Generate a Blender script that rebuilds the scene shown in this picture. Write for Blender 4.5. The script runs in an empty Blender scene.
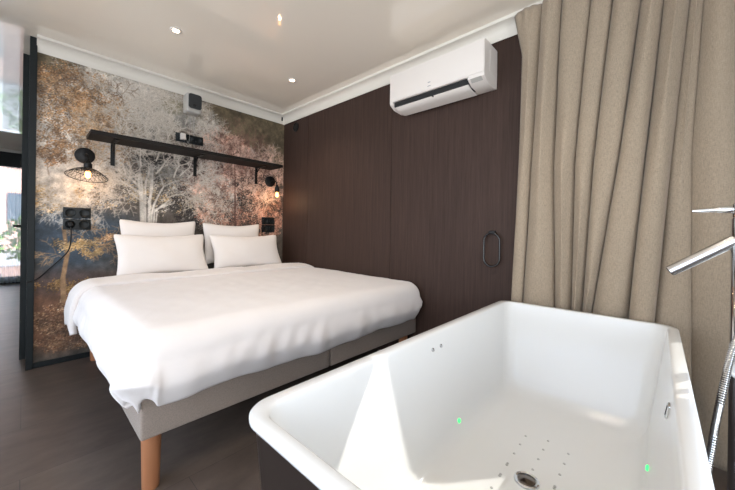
import bpy, bmesh, math, random
import numpy as np
from mathutils import Vector, Matrix
random.seed(7); rng = np.random.default_rng(7)
PI = math.pi
C = bpy.context.scene.collection

# ------------------------------------------------------------------ helpers
def lin(c):
    def f(v):
        v = v / 255.0
        return v / 12.92 if v <= 0.04045 else ((v + 0.055) / 1.055) ** 2.4
    return (f(c[0]), f(c[1]), f(c[2]), 1.0)

def mat(name, col, rough=0.5, metal=0.0, noise=0.0, nscale=20.0, bump=0.0, bscale=200.0, stretch=(1, 1, 1),
        coat=0.0, sheen=0.0, spec=0.5, emit=None, estr=0.0, coat_rough=0.03):
    m = bpy.data.materials.new(name); m.use_nodes = True
    nt = m.node_tree; b = nt.nodes['Principled BSDF']
    c = lin(col)
    b.inputs['Base Color'].default_value = c
    b.inputs['Roughness'].default_value = rough
    b.inputs['Metallic'].default_value = metal
    b.inputs['Specular IOR Level'].default_value = spec
    b.inputs['Coat Weight'].default_value = coat
    b.inputs['Coat Roughness'].default_value = coat_rough
    b.inputs['Sheen Weight'].default_value = sheen
    if emit:
        b.inputs['Emission Color'].default_value = lin(emit); b.inputs['Emission Strength'].default_value = estr
    if noise > 0 or bump > 0:
        tc = nt.nodes.new('ShaderNodeTexCoord'); mp = nt.nodes.new('ShaderNodeMapping')
        mp.inputs['Scale'].default_value = stretch
        nt.links.new(tc.outputs['Object'], mp.inputs['Vector'])
    if noise > 0:
        n = nt.nodes.new('ShaderNodeTexNoise'); n.inputs['Scale'].default_value = nscale; n.inputs['Detail'].default_value = 5
        nt.links.new(mp.outputs[0], n.inputs['Vector'])
        r = nt.nodes.new('ShaderNodeValToRGB')
        r.color_ramp.elements[0].position = 0.3; r.color_ramp.elements[1].position = 0.7
        r.color_ramp.elements[0].color = tuple(v * (1 - noise) for v in c[:3]) + (1,)
        r.color_ramp.elements[1].color = tuple(min(1, v * (1 + noise)) for v in c[:3]) + (1,)
        nt.links.new(n.outputs['Fac'], r.inputs[0]); nt.links.new(r.outputs[0], b.inputs['Base Color'])
    if bump > 0:
        n2 = nt.nodes.new('ShaderNodeTexNoise'); n2.inputs['Scale'].default_value = bscale; n2.inputs['Detail'].default_value = 3
        nt.links.new(mp.outputs[0], n2.inputs['Vector'])
        bp = nt.nodes.new('ShaderNodeBump'); bp.inputs['Strength'].default_value = bump; bp.inputs['Distance'].default_value = 0.002
        nt.links.new(n2.outputs['Fac'], bp.inputs['Height']); nt.links.new(bp.outputs[0], b.inputs['Normal'])
    return m

def tag(o, label=None, cat=None, group=None, kind=None):
    if label: o['label'] = label
    if cat: o['category'] = cat
    if group: o['group'] = group
    if kind: o['kind'] = kind
    return o

def empty(name, loc=(0, 0, 0), label=None, cat=None, group=None):
    o = bpy.data.objects.new(name, None); C.objects.link(o); o.location = loc
    o.empty_display_size = 0.05
    return tag(o, label, cat, group)

def obj(name, bm, m, parent=None, smooth=None, keep=False):
    """bm in WORLD coordinates unless parent; with parent, coordinates are local to the parent's base."""
    bmesh.ops.recalc_face_normals(bm, faces=bm.faces[:]) if not keep else None
    me = bpy.data.meshes.new(name); bm.to_mesh(me); bm.free()
    ms = m if isinstance(m, (list, tuple)) else [m]
    for x in ms: me.materials.append(x)
    if smooth is not None:
        for p in me.polygons: p.use_smooth = True
        try: me.set_sharp_from_angle(angle=math.radians(smooth))
        except Exception: pass
    o = bpy.data.objects.new(name, me); C.objects.link(o)
    if parent: o.parent = parent
    return o

def box(bm, x0, x1, y0, y1, z0, z1, bev=0.0, seg=2, mi=0):
    r = bmesh.ops.create_cube(bm, size=1.0)
    vs = r['verts']
    bmesh.ops.scale(bm, vec=(abs(x1 - x0), abs(y1 - y0), abs(z1 - z0)), verts=vs)
    bmesh.ops.translate(bm, vec=((x0 + x1) / 2, (y0 + y1) / 2, (z0 + z1) / 2), verts=vs)
    fs = list({f for v in vs for f in v.link_faces})
    for f in fs: f.material_index = mi
    if bev > 0:
        es = list({e for v in vs for e in v.link_edges})
        bmesh.ops.bevel(bm, geom=es, offset=bev, segments=seg, affect='EDGES', profile=0.6)

def rotv(bm, ang, axis, cent, verts=None):
    bmesh.ops.rotate(bm, verts=verts or bm.verts[:], cent=cent, matrix=Matrix.Rotation(ang, 3, axis))

def frames(pts, closed=False):
    pts = [Vector(p) for p in pts]; n = len(pts); out = []
    t0 = (pts[1] - pts[0]).normalized()
    up = Vector((0, 0, 1)) if abs(t0.z) < 0.9 else Vector((1, 0, 0))
    x = t0.cross(up).normalized()
    for i in range(n):
        if closed: t = (pts[(i + 1) % n] - pts[i - 1])
        else: t = (pts[min(i + 1, n - 1)] - pts[max(i - 1, 0)])
        t.normalize()
        x = (x - t * x.dot(t)).normalized()
        out.append((pts[i], x.copy(), t.cross(x)))
    return out

def tube(bm, pts, r, seg=10, closed=False, cap=True):
    fr = frames(pts, closed); rings = []
    for i, (p, x, y) in enumerate(fr):
        rr = r[i] if isinstance(r, (list, tuple)) else r
        rings.append([bm.verts.new(p + (x * math.cos(a) + y * math.sin(a)) * rr) for a in [2 * PI * k / seg for k in range(seg)]])
    m = len(rings)
    for i in range(m if closed else m - 1):
        a, b = rings[i], rings[(i + 1) % m]
        for k in range(seg):
            bm.faces.new((a[k], a[(k + 1) % seg], b[(k + 1) % seg], b[k]))
    if cap and not closed:
        bm.faces.new(rings[0][::-1]); bm.faces.new(rings[-1])

def lathe(bm, prof, c, axis='Z', seg=32):
    """prof: list of (radius, height)"""
    rings = []
    for r, h in prof:
        ring = []
        for k in range(seg):
            a = 2 * PI * k / seg
            u, v = max(r, 1e-5) * math.cos(a), max(r, 1e-5) * math.sin(a)
            p = {'Z': (u, v, h), 'Y': (u, h, v), 'X': (h, u, v)}[axis]
            ring.append(bm.verts.new((c[0] + p[0], c[1] + p[1], c[2] + p[2])))
        rings.append(ring)
    for a, b in zip(rings[:-1], rings[1:]):
        for k in range(seg):
            bm.faces.new((a[k], a[(k + 1) % seg], b[(k + 1) % seg], b[k]))
    bm.faces.new(rings[0]); bm.faces.new(rings[-1][::-1])

def grid(bm, P, nu, nv):
    """P(i,j)->co ; returns vertex table"""
    V = [[bm.verts.new(P(i, j)) for j in range(nv)] for i in range(nu)]
    for i in range(nu - 1):
        for j in range(nv - 1):
            bm.faces.new((V[i][j], V[i + 1][j], V[i + 1][j + 1], V[i][j + 1]))
    return V

def prism(bm, prof, axis, a, b):
    """extrude closed profile along axis from a to b. axis 'X': prof=(y,z); 'Y': prof=(x,z); 'Z': prof=(x,y)"""
    def co(p, t): return {'X': (t, p[0], p[1]), 'Y': (p[0], t, p[1]), 'Z': (p[0], p[1], t)}[axis]
    A = [bm.verts.new(co(p, a)) for p in prof]; B = [bm.verts.new(co(p, b)) for p in prof]
    n = len(prof)
    for i in range(n): bm.faces.new((A[i], A[(i + 1) % n], B[(i + 1) % n], B[i]))
    bm.faces.new(A[::-1]); bm.faces.new(B)

def smoothnoise(nx, ny, cx, cy, seed):
    g = np.random.default_rng(seed).random((cy + 2, cx + 2))
    xs = np.linspace(0, cx, nx, endpoint=False); ys = np.linspace(0, cy, ny, endpoint=False)
    xi = xs.astype(int); yi = ys.astype(int); fx = xs - xi; fy = ys - yi
    fx = fx * fx * (3 - 2 * fx); fy = fy * fy * (3 - 2 * fy)
    a = g[np.ix_(yi, xi)]; b = g[np.ix_(yi, xi + 1)]; c = g[np.ix_(yi + 1, xi)]; d = g[np.ix_(yi + 1, xi + 1)]
    return (a * (1 - fx) + b * fx) * (1 - fy[:, None]) + (c * (1 - fx) + d * fx) * fy[:, None]

# ------------------------------------------------------------------ dimensions
XW, YW = 2.05, 3.23         # right wall plane, headboard wall plane
HC = 2.32                   # ceiling
XLW = -1.35                 # left wall, holds the added window
YF = -1.75                  # wall behind the tub
YE = 8.25                   # end of the corridor
XC = 0.0                    # end of the headboard wall

# ------------------------------------------------------------------ materials
M_ceil = mat('glossy_stretch_ceiling', (238, 227, 212), rough=0.05, spec=0.9, coat=0.5)
M_crown = mat('cove_paint', (218, 211, 200), rough=0.42)
M_wallw = mat('pale_wall_paint', (205, 202, 196), rough=0.6, noise=0.03, nscale=4)
M_black = mat('black_trim', (20, 25, 26), rough=0.5, spec=0.25, noise=0.1, nscale=30)
M_blackmetal = mat('black_powder_metal', (14, 14, 15), rough=0.45, spec=0.3)
M_chrome = mat('chrome', (225, 228, 232), rough=0.07, metal=1.0)
M_satin = mat('satin_steel', (205, 205, 205), rough=0.22, metal=1.0)
M_acryl = mat('white_acrylic', (225, 226, 225), rough=0.13, spec=0.45, coat=0.0)
M_tubout = mat('black_tub_shell', (40, 33, 30), rough=0.28)
M_bedfab = mat('taupe_bed_fabric', (146, 131, 119), rough=0.9, noise=0.14, nscale=260, bump=0.6, bscale=600, sheen=0.2)
M_legw = mat('beech_leg_wood', (168, 112, 76), rough=0.45, noise=0.12, nscale=30, stretch=(1, 1, 0.08))
M_duvet = mat('white_cotton_duvet', (228, 221, 217), rough=0.85, sheen=0.25, bump=0.15, bscale=90)
M_pillow = mat('white_cotton_pillow', (226, 219, 214), rough=0.85, sheen=0.25, bump=0.15, bscale=90)
M_white = mat('white_plastic', (218, 210, 203), rough=0.32)
M_lightgrey = mat('pale_grey_plastic', (170, 166, 160), rough=0.45)
M_greymark = mat('grey_print', (150, 150, 152), rough=0.5)
M_dark = mat('dark_void_plastic', (16, 16, 17), rough=0.6)
M_shelf = mat('wenge_shelf_wood', (24, 20, 19), rough=0.6, spec=0.25, noise=0.25, nscale=18, stretch=(0.15, 2, 2), bump=0.3, bscale=60)
M_mattress = mat('mattress_ticking', (225, 222, 216), rough=0.9)
M_grille = mat('charcoal_grille', (42, 44, 46), rough=0.7, bump=0.8, bscale=900)
M_sock = mat('anthracite_socket_plastic', (20, 25, 27), rough=0.4, spec=0.3)
M_bulb = mat('warm_filament_bulb', (255, 214, 150), rough=0.2, emit=(255, 176, 92), estr=6.0)
M_spot = mat('spotlight_lens', (255, 235, 205), rough=0.3, emit=(255, 226, 190), estr=14.0)
M_led = mat('green_led_lens', (90, 230, 130), rough=0.3, emit=(40, 255, 110), estr=1.6)
M_brick = mat('pink_brick_facade', (196, 158, 146), rough=0.9, noise=0.12, nscale=3)
M_leaf = mat('green_leaves', (96, 132, 62), rough=0.7, noise=0.3, nscale=12)
M_deck = mat('terrace_deck_boards', (150, 120, 108), rough=0.8, noise=0.15, nscale=3, stretch=(8, 0.5, 1))
M_glasswin = mat('facade_window_glass', (70, 84, 96), rough=0.1)

# transparent pane
M_glass = bpy.data.materials.new('clear_glass'); M_glass.use_nodes = True
nt = M_glass.node_tree; nt.nodes.clear()
o_ = nt.nodes.new('ShaderNodeOutputMaterial'); t_ = nt.nodes.new('ShaderNodeBsdfTransparent'); g_ = nt.nodes.new('ShaderNodeBsdfGlossy')
g_.inputs['Roughness'].default_value = 0.0; t_.inputs['Color'].default_value = (0.96, 0.97, 0.97, 1)
mx = nt.nodes.new('ShaderNodeMixShader'); fr_ = nt.nodes.new('ShaderNodeFresnel'); fr_.inputs['IOR'].default_value = 1.3
nt.links.new(fr_.outputs[0], mx.inputs[0]); nt.links.new(t_.outputs[0], mx.inputs[1]); nt.links.new(g_.outputs[0], mx.inputs[2])
nt.links.new(mx.outputs[0], o_.inputs[0])
# sheer voile
M_sheer = bpy.data.materials.new('sheer_voile'); M_sheer.use_nodes = True
nt = M_sheer.node_tree; nt.nodes.clear()
o_ = nt.nodes.new('ShaderNodeOutputMaterial'); t_ = nt.nodes.new('ShaderNodeBsdfTransparent')
d_ = nt.nodes.new('ShaderNodeBsdfTranslucent'); d_.inputs['Color'].default_value = lin((225, 228, 232))
d2 = nt.nodes.new('ShaderNodeBsdfDiffuse'); d2.inputs['Color'].default_value = lin((225, 228, 232))
a_ = nt.nodes.new('ShaderNodeMixShader'); a_.inputs[0].default_value = 0.5
nt.links.new(d_.outputs[0], a_.inputs[1]); nt.links.new(d2.outputs[0], a_.inputs[2])
mx = nt.nodes.new('ShaderNodeMixShader'); mx.inputs[0].default_value = 0.45
nt.links.new(t_.outputs[0], mx.inputs[1]); nt.links.new(a_.outputs[0], mx.inputs[2]); nt.links.new(mx.outputs[0], o_.inputs[0])

def streak_mat(name, c0, c1, scale, rough):
    m = bpy.data.materials.new(name); m.use_nodes = True
    nt = m.node_tree; b = nt.nodes['Principled BSDF']; b.inputs['Roughness'].default_value = rough
    tc = nt.nodes.new('ShaderNodeTexCoord'); mp = nt.nodes.new('ShaderNodeMapping'); mp.inputs['Scale'].default_value = scale
    n = nt.nodes.new('ShaderNodeTexNoise'); n.inputs['Scale'].default_value = 1.0; n.inputs['Detail'].default_value = 6; n.inputs['Roughness'].default_value = 0.7
    r = nt.nodes.new('ShaderNodeValToRGB'); r.color_ramp.elements[0].position = 0.32; r.color_ramp.elements[1].position = 0.68
    r.color_ramp.elements[0].color = lin(c0); r.color_ramp.elements[1].color = lin(c1)
    bp = nt.nodes.new('ShaderNodeBump'); bp.inputs['Strength'].default_value = 0.4; bp.inputs['Distance'].default_value = 0.001
    L = nt.links.new
    L(tc.outputs['Object'], mp.inputs['Vector']); L(mp.outputs[0], n.inputs['Vector']); L(n.outputs['Fac'], r.inputs[0])
    L(r.outputs[0], b.inputs['Base Color']); L(n.outputs['Fac'], bp.inputs['Height']); L(bp.outputs[0], b.inputs['Normal'])
    return m
M_panel = streak_mat('dark_brown_grained_panel', (50, 36, 30), (68, 51, 44), (90, 90, 3), 0.6)
M_panel.node_tree.nodes['Principled BSDF'].inputs['Specular IOR Level'].default_value = 0.22

def curtain_mat():
    m = bpy.data.materials.new('taupe_linen_curtain'); m.use_nodes = True
    nt = m.node_tree; b = nt.nodes['Principled BSDF']; b.inputs['Roughness'].default_value = 0.95
    b.inputs['Sheen Weight'].default_value = 0.15
    tc = nt.nodes.new('ShaderNodeTexCoord')
    L = nt.links.new
    fs = []
    for sc in ((300, 520, 60), (300, 90, 700)):
        mp = nt.nodes.new('ShaderNodeMapping'); mp.inputs['Scale'].default_value = sc
        n = nt.nodes.new('ShaderNodeTexNoise'); n.inputs['Scale'].default_value = 1.0; n.inputs['Detail'].default_value = 3
        L(tc.outputs['Object'], mp.inputs['Vector']); L(mp.outputs[0], n.inputs['Vector']); fs.append(n)
    ad = nt.nodes.new('ShaderNodeMath'); ad.operation = 'ADD'; L(fs[0].outputs['Fac'], ad.inputs[0]); L(fs[1].outputs['Fac'], ad.inputs[1])
    mr = nt.nodes.new('ShaderNodeMath'); mr.operation = 'MULTIPLY'; mr.inputs[1].default_value = 0.5; L(ad.outputs[0], mr.inputs[0])
    r = nt.nodes.new('ShaderNodeValToRGB'); r.color_ramp.elements[0].position = 0.35; r.color_ramp.elements[1].position = 0.65
    r.color_ramp.elements[0].color = lin((134, 119, 101)); r.color_ramp.elements[1].color = lin((165, 149, 129))
    L(mr.outputs[0], r.inputs[0]); L(r.outputs[0], b.inputs['Base Color'])
    bp = nt.nodes.new('ShaderNodeBump'); bp.inputs['Strength'].default_value = 0.35; bp.inputs['Distance'].default_value = 0.001
    L(mr.outputs[0], bp.inputs['Height']); L(bp.outputs[0], b.inputs['Normal'])
    return m
M_curtain = curtain_mat()

def floor_mat():
    m = bpy.data.materials.new('grey_brown_vinyl_planks'); m.use_nodes = True
    nt = m.node_tree; b = nt.nodes['Principled BSDF']; b.inputs['Roughness'].default_value = 0.36
    L = nt.links.new
    tc = nt.nodes.new('ShaderNodeTexCoord'); mp = nt.nodes.new('ShaderNodeMapping'); mp.inputs['Rotation'].default_value = (0, 0, 0)
    L(tc.outputs['Object'], mp.inputs['Vector'])
    br = nt.nodes.new('ShaderNodeTexBrick'); br.inputs['Scale'].default_value = 1.0
    br.inputs['Brick Width'].default_value = 0.92; br.inputs['Row Height'].default_value = 0.46; br.inputs['Mortar Size'].default_value = 0.0012
    br.inputs['Color1'].default_value = lin((100, 88, 79)); br.inputs['Color2'].default_value = lin((91, 79, 71)); br.inputs['Mortar'].default_value = lin((62, 56, 53))
    L(mp.outputs[0], br.inputs['Vector'])
    n = nt.nodes.new('ShaderNodeTexNoise'); n.inputs['Scale'].default_value = 5; n.inputs['Detail'].default_value = 8; n.inputs['Roughness'].default_value = 0.65
    mp2 = nt.nodes.new('ShaderNodeMapping'); mp2.inputs['Scale'].default_value = (1.0, 2.2, 1)
    L(tc.outputs['Object'], mp2.inputs['Vector']); L(mp2.outputs[0], n.inputs['Vector'])
    r = nt.nodes.new('ShaderNodeValToRGB'); r.color_ramp.elements[0].position = 0.3; r.color_ramp.elements[1].position = 0.7
    r.color_ramp.elements[0].color = (0.72, 0.72, 0.72, 1); r.color_ramp.elements[1].color = (1.2, 1.2, 1.2, 1)
    L(n.outputs['Fac'], r.inputs[0])
    mu = nt.nodes.new('ShaderNodeMix'); mu.data_type = 'RGBA'; mu.blend_type = 'MULTIPLY'; mu.inputs[0].default_value = 1
    L(br.outputs['Color'], mu.inputs[6]); L(r.outputs[0], mu.inputs[7]); L(mu.outputs[2], b.inputs['Base Color'])
    bp = nt.nodes.new('ShaderNodeBump'); bp.inputs['Strength'].default_value = 0.15; bp.inputs['Distance'].default_value = 0.001
    L(n.outputs['Fac'], bp.inputs['Height']); L(bp.outputs[0], b.inputs['Normal'])
    return m
M_floor = floor_mat()

# ------------------------------------------------------------------ setting
def struct(name, bm, m, smooth=None):
    o = obj(name, bm, m, smooth=smooth); o['kind'] = 'structure'; return o

bm = bmesh.new(); box(bm, XLW - .1, XW + .35, YF - .1, YE + .1, -0.08, 0); struct('floor', bm, M_floor)
bm = bmesh.new(); box(bm, XLW - .1, XW + .35, YF - .1, YE + .1, HC, HC + .08); struct('ceiling', bm, M_ceil)

# right wall, grained brown panels with seams, up to the window opening
bm = bmesh.new()
for y0, y1 in ((0.56, 1.625), (1.629, 2.760), (2.764, YW + .1)):
    box(bm, XW, XW + .08, y0, y1, 0.0, HC, bev=0.0012, seg=1)
box(bm, XW + .004, XW + .08, 0.58, YW, 0.01, HC - .01)
struct('wall_right', bm, M_panel)
# window wall beyond the panels (behind the curtains)
WX = XW + 0.16
WY0, WY1, WZ0, WZ1 = -1.45, 0.30, 0.25, 2.12
bm = bmesh.new()
box(bm, WX, WX + .12, WY1, 0.56, 0, HC); box(bm, WX, WX + .12, YF, WY0, 0, HC)
box(bm, WX, WX + .12, WY0, WY1, 0, WZ0); box(bm, WX, WX + .12, WY0, WY1, WZ1, HC)
box(bm, XW + .08, WX + .12, 0.56, 0.62, 0, HC)
struct('wall_window_side', bm, M_wallw)
bm = bmesh.new()
for y in (WY0, -0.55, WY1 - .05): box(bm, WX + .03, WX + .08, y, y + .05, WZ0, WZ1)
box(bm, WX + .03, WX + .08, WY0, WY1, WZ0, WZ0 + .05); box(bm, WX + .03, WX + .08, WY0, WY1, WZ1 - .05, WZ1)
w1 = struct('window_1', bm, M_white)
bm = bmesh.new(); box(bm, WX + .052, WX + .058, WY0 + .05, WY1 - .05, WZ0 + .05, WZ1 - .05); obj('pane', bm, M_glass, w1)

FX0, FX1 = -1.15, 0.75  # window behind the camera, unseen; added for ambient light
bm = bmesh.new()
box(bm, XLW - .1, FX0, YF - .1, YF, 0, HC); box(bm, FX1, WX + .12, YF - .1, YF, 0, HC)
box(bm, FX0, FX1, YF - .1, YF, 0, .10); box(bm, FX0, FX1, YF - .1, YF, 2.2, HC)
struct('wall_front', bm, M_wallw)
bm = bmesh.new()
for x in (FX0, (FX0 + FX1) / 2 - .025, FX1 - .05): box(bm, x, x + .05, YF - .07, YF - .02, .10, 2.2)
box(bm, FX0, FX1, YF - .07, YF - .02, .10, .15); box(bm, FX0, FX1, YF - .07, YF - .02, 2.15, 2.2)
w4 = struct('fill_window_front', bm, M_black)
bm = bmesh.new(); box(bm, FX0 + .05, FX1 - .05, YF - .05, YF - .044, .15, 2.15); obj('pane', bm, M_glass, w4)
# left wall, out of view; wide window added to admit soft fill light
LY0, LY1, LZ0, LZ1 = -1.6, 3.1, 0.03, 2.2
bm = bmesh.new()
box(bm, XLW - .1, XLW, YF, LY0, 0, HC); box(bm, XLW - .1, XLW, LY1, YE, 0, HC)
box(bm, XLW - .1, XLW, LY0, LY1, 0, LZ0); box(bm, XLW - .1, XLW, LY0, LY1, LZ1, HC)
struct('wall_left', bm, M_wallw)
bm = bmesh.new()
for y in (LY0, -0.1, 1.1, LY1 - .05): box(bm, XLW - .07, XLW - .02, y, y + .05, LZ0, LZ1)
box(bm, XLW - .07, XLW - .02, LY0, LY1, LZ0, LZ0 + .05); box(bm, XLW - .07, XLW - .02, LY0, LY1, LZ1 - .05, LZ1)
w2 = struct('fill_window_left', bm, M_black)
bm = bmesh.new(); box(bm, XLW - .05, XLW - .044, LY0 + .05, LY1 - .05, LZ0 + .05, LZ1 - .05); obj('pane', bm, M_glass, w2)

# headboard wall + mural
bm = bmesh.new(); box(bm, XC + .028, XW + .08, YW + .002, YW + .12, 0, HC); wb = struct('wall_back', bm, M_wallw)

# ---- mural: printed forest, drawn procedurally into a colour attribute
X0, X1, Z0, Z1 = 0.053, XW, 0.036, 2.26
DX = 0.0042
NX = int((X1 - X0) / DX) + 1; NZ = int((Z1 - Z0) / DX) + 1
xs = np.linspace(X0, X1, NX); zs = np.linspace(Z0, Z1, NZ)
GX, GZ = np.meshgrid(xs, zs)
def sn(c1, c2, s): return smoothnoise(NX, NZ, c1, c2, s)
def fbm(s, a=6):
    v = 0; w = 0
    for k in range(5):
        v = v + sn(a * 2 ** k, a * 2 ** k, s + k) * 0.55 ** k; w += 0.55 ** k
    return v / w
def col(r, g, b): return np.array([r, g, b], float)
def blend(img, mask, c):
    mask = np.clip(mask, 0, 1)[..., None]
    return img * (1 - mask) + c * mask
def blob(cx, cz, rx, rz, soft=0.35, n=0.35, seed=1):
    d = np.sqrt(((GX - cx) / rx) ** 2 + ((GZ - cz) / rz) ** 2) + (fbm(seed, 5) - 0.5) * 2 * n
    return np.clip((1 - d) / soft, 0, 1)
f1 = fbm(11); f2 = fbm(31, 10); f3 = fbm(51, 4)
img = np.zeros((NZ, NX, 3)) + col(92, 84, 76)
img = blend(img, np.clip((GZ - 1.62) / 0.30, 0, 1), col(112, 100, 80))          # olive sky
img = blend(img, np.clip((GZ - 1.62) / 0.30, 0, 1) * np.clip((GX - 1.15) / .3, 0, 1), col(104, 92, 72))
img = blend(img, blob(.28, 1.72, .42, .46, .8, .3, 4) * .8, col(112, 100, 88))
img = blend(img, blob(.18, 1.46, .30, .15, .6, .4, 6) * .75, col(92, 98, 108))
img = blend(img, blob(.25, .93, .58, .34, .45, .25, 5) * .97, col(62, 74, 86))         # slate blue mist
img = blend(img, blob(.70, .80, .4, .30, .6, .25, 15) * .8, col(58, 58, 60))
img = blend(img, blob(.90, 1.35, .46, .34, .7, .3, 7) * .75, col(74, 70, 67))
img = blend(img, blob(1.15, 1.12, .22, .26, .5, .3, 9) * .9, col(52, 47, 44))
img = blend(img, blob(1.62, 1.35, .50, .36, .6, .4, 8) * .85, col(66, 50, 44))
img = blend(img, blob(.45, .34, .75, .34, .4, .3, 12) * .95, col(108, 78, 60))         # undergrowth
img = blend(img, blob(.25, .60, .4, .12, .5, .4, 13) * .6, col(72, 60, 60))
img = img * (0.84 + 0.32 * f1[..., None])

def stipple(n, cx, cz, rx, rz, cols, seed, jitter=18, power=0.6, a=0.85, sp=.020, big=2):
    r = np.random.default_rng(seed)
    k = max(6, n // 45)
    th = r.random(k) * 2 * PI; rad = r.random(k) ** power
    ccx = cx + rx * rad * np.cos(th); ccz = cz + rz * rad * np.sin(th)
    idx = r.integers(0, k, n)
    px = ccx[idx] + r.normal(0, sp, n); pz = ccz[idx] + r.normal(0, sp * .8, n)
    ix = ((px - X0) / DX).astype(int); iz = ((pz - Z0) / DX).astype(int)
    ok = (ix > 0) & (ix < NX - 3) & (iz > 0) & (iz < NZ - 3); ix = ix[ok]; iz = iz[ok]
    cl = np.array(cols, float)[r.integers(0, len(cols), k)] * r.uniform(.72, 1.12, (k, 1)); ci = idx[ok]
    cc = cl[ci] * .65 + np.array(cols, float)[r.integers(0, len(cols), len(ix))] * .35 + r.normal(0, jitter, (len(ix), 1))
    img[iz, ix] = img[iz, ix] * (1 - a) + cc * a
    h = len(ix) // 2
    img[iz[:h], ix[:h] + 1] = img[iz[:h], ix[:h] + 1] * .4 + cc[:h] * .6
    if big > 1:
        img[iz[:h] + 1, ix[:h]] = cc[:h]; img[iz[:h] + 1, ix[:h] + 1] = cc[:h]

OR = [(176, 130, 88), (190, 148, 106), (152, 116, 82), (140, 118, 98), (182, 150, 118), (112, 100, 92)]
GD = [(192, 160, 114), (176, 144, 98), (158, 134, 98)]
WH = [(188, 180, 170), (172, 164, 154), (204, 197, 187), (150, 142, 132)]
PK = [(204, 152, 130), (190, 136, 114), (216, 172, 150), (158, 112, 94)]
BL = [(96, 106, 120), (112, 118, 128), (82, 92, 106)]
DK = [(46, 40, 38), (58, 50, 47)]

def stroke(x0, z0, x1, z1, w, c, a=0.8):
    n = max(2, int(math.hypot(x1 - x0, z1 - z0) / DX * 1.4))
    for t in np.linspace(0, 1, n):
        x = (x0 + (x1 - x0) * t - X0) / DX; z = (z0 + (z1 - z0) * t - Z0) / DX
        r = max(w / DX / 2, 0.45); R = int(r + 1.5)
        xi, zi = int(round(x)), int(round(z))
        xa, xb, za, zb = max(xi - R, 0), min(xi + R + 1, NX), max(zi - R, 0), min(zi + R + 1, NZ)
        if xa >= xb or za >= zb: continue
        yy, xx = np.mgrid[za:zb, xa:xb]
        m = np.clip(r + 0.6 - np.hypot(xx - x, yy - z), 0, 1)[..., None] * a * .7
        img[za:zb, xa:xb] = img[za:zb, xa:xb] * (1 - m) + c * m

def tree(x, z, ang, ln, w, depth, c, spread=0.55, a=0.8, rr=random):
    n = 3; px, pz = x, z; an = ang
    for i in range(n):
        an += rr.uniform(-.2, .2)
        qx, qz = px + math.cos(an) * ln / n, pz + math.sin(an) * ln / n
        stroke(px, pz, qx, qz, w * (1 - .12 * i), c + rr.uniform(-14, 14), a)
        px, pz = qx, qz
        if depth > 0 and i > 0 and rr.random() < .75:
            tree(px, pz, an + rr.choice((-1, 1)) * rr.uniform(.5, 1.15), ln * rr.uniform(.5, .75), w * .5, depth - 1, c, spread, a, rr)
    if depth > 0:
        for s in (-1, 1):
            tree(px, pz, an + s * rr.uniform(.2, spread), ln * rr.uniform(.68, .85), w * .66, depth - 1, c, spread, a, rr)

# orange foliage, upper left
gc = col(172, 138, 104)
stipple(9000, .22, 1.52, .26, .26, OR + BL, 3, a=.7)
stipple(7000, .30, 1.30, .40, .14, GD + WH + BL, 4, a=.7)
for x, z, ang in ((.34, 1.55, 1.7), (.22, 1.5, 1.4), (.48, 1.7, 1.2)): tree(x, z, ang, .18, .006, 4, col(130, 98, 74), .8, .4)
stipple(3000, .14, 1.20, .16, .09, GD, 41)
# pale tree
img = blend(img, blob(.76, 1.55, .40, .50, .9, .25, 71) * .22, col(160, 152, 144))
stipple(5000, .76, 1.62, .38, .50, WH, 5, a=.45, sp=.03)
stipple(2500, .78, 1.92, .26, .20, WH, 55, a=.45)
stipple(4000, .95, 1.35, .30, .25, WH + GD, 6, a=.55)
wc = col(196, 189, 180)
for x, z, ang in ((.50, 1.55, 2.2), (.95, 1.55, .9), (.60, 1.80, 1.9), (1.02, 1.3, .6), (.45, 1.3, 2.8), (.95, 1.75, 1.2), (.78, 1.9, 1.4), (.42, 1.45, 2.4), (1.05, 1.5, .5), (1.02, 1.75, 1.0), (.40, 1.75, 2.1)):
    tree(x, z, ang, .16, .008, 5, wc, .95, .60)
for x, ang, ln, w in ((.70, 1.60, .27, .022), (.73, 1.45, .29, .020), (.68, 1.78, .27, .018), (.75, 1.22, .26, .016), (.67, 2.05, .26, .014), (.77, .98, .26, .013), (.66, 2.35, .24, .012), (.79, .70, .24, .011), (.70, 1.5, .32, .014), (.74, 1.75, .30, .014), (.68, 2.6, .22, .010), (.77, .45, .24, .010)):
    z0 = 1.22 + random.uniform(-.10, .16)
    stroke(.715 + (x - .715) * .45, .60, x, z0, w, wc, .5)
    tree(x, z0, ang, ln, w, 6, wc, .62, .62)
stipple(3500, .86, 1.62, .30, .05, DK, 61, a=.4); stipple(2500, 1.05, 1.20, .16, .2, DK, 62, a=.6)
stipple(9000, .26, 1.95, .27, .26, OR, 1, a=.7, sp=.03)
stipple(4500, .47, 1.80, .20, .28, OR, 2, a=.65, sp=.03)
stipple(2500, .20, 1.60, .18, .16, OR, 31, a=.7)
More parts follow.
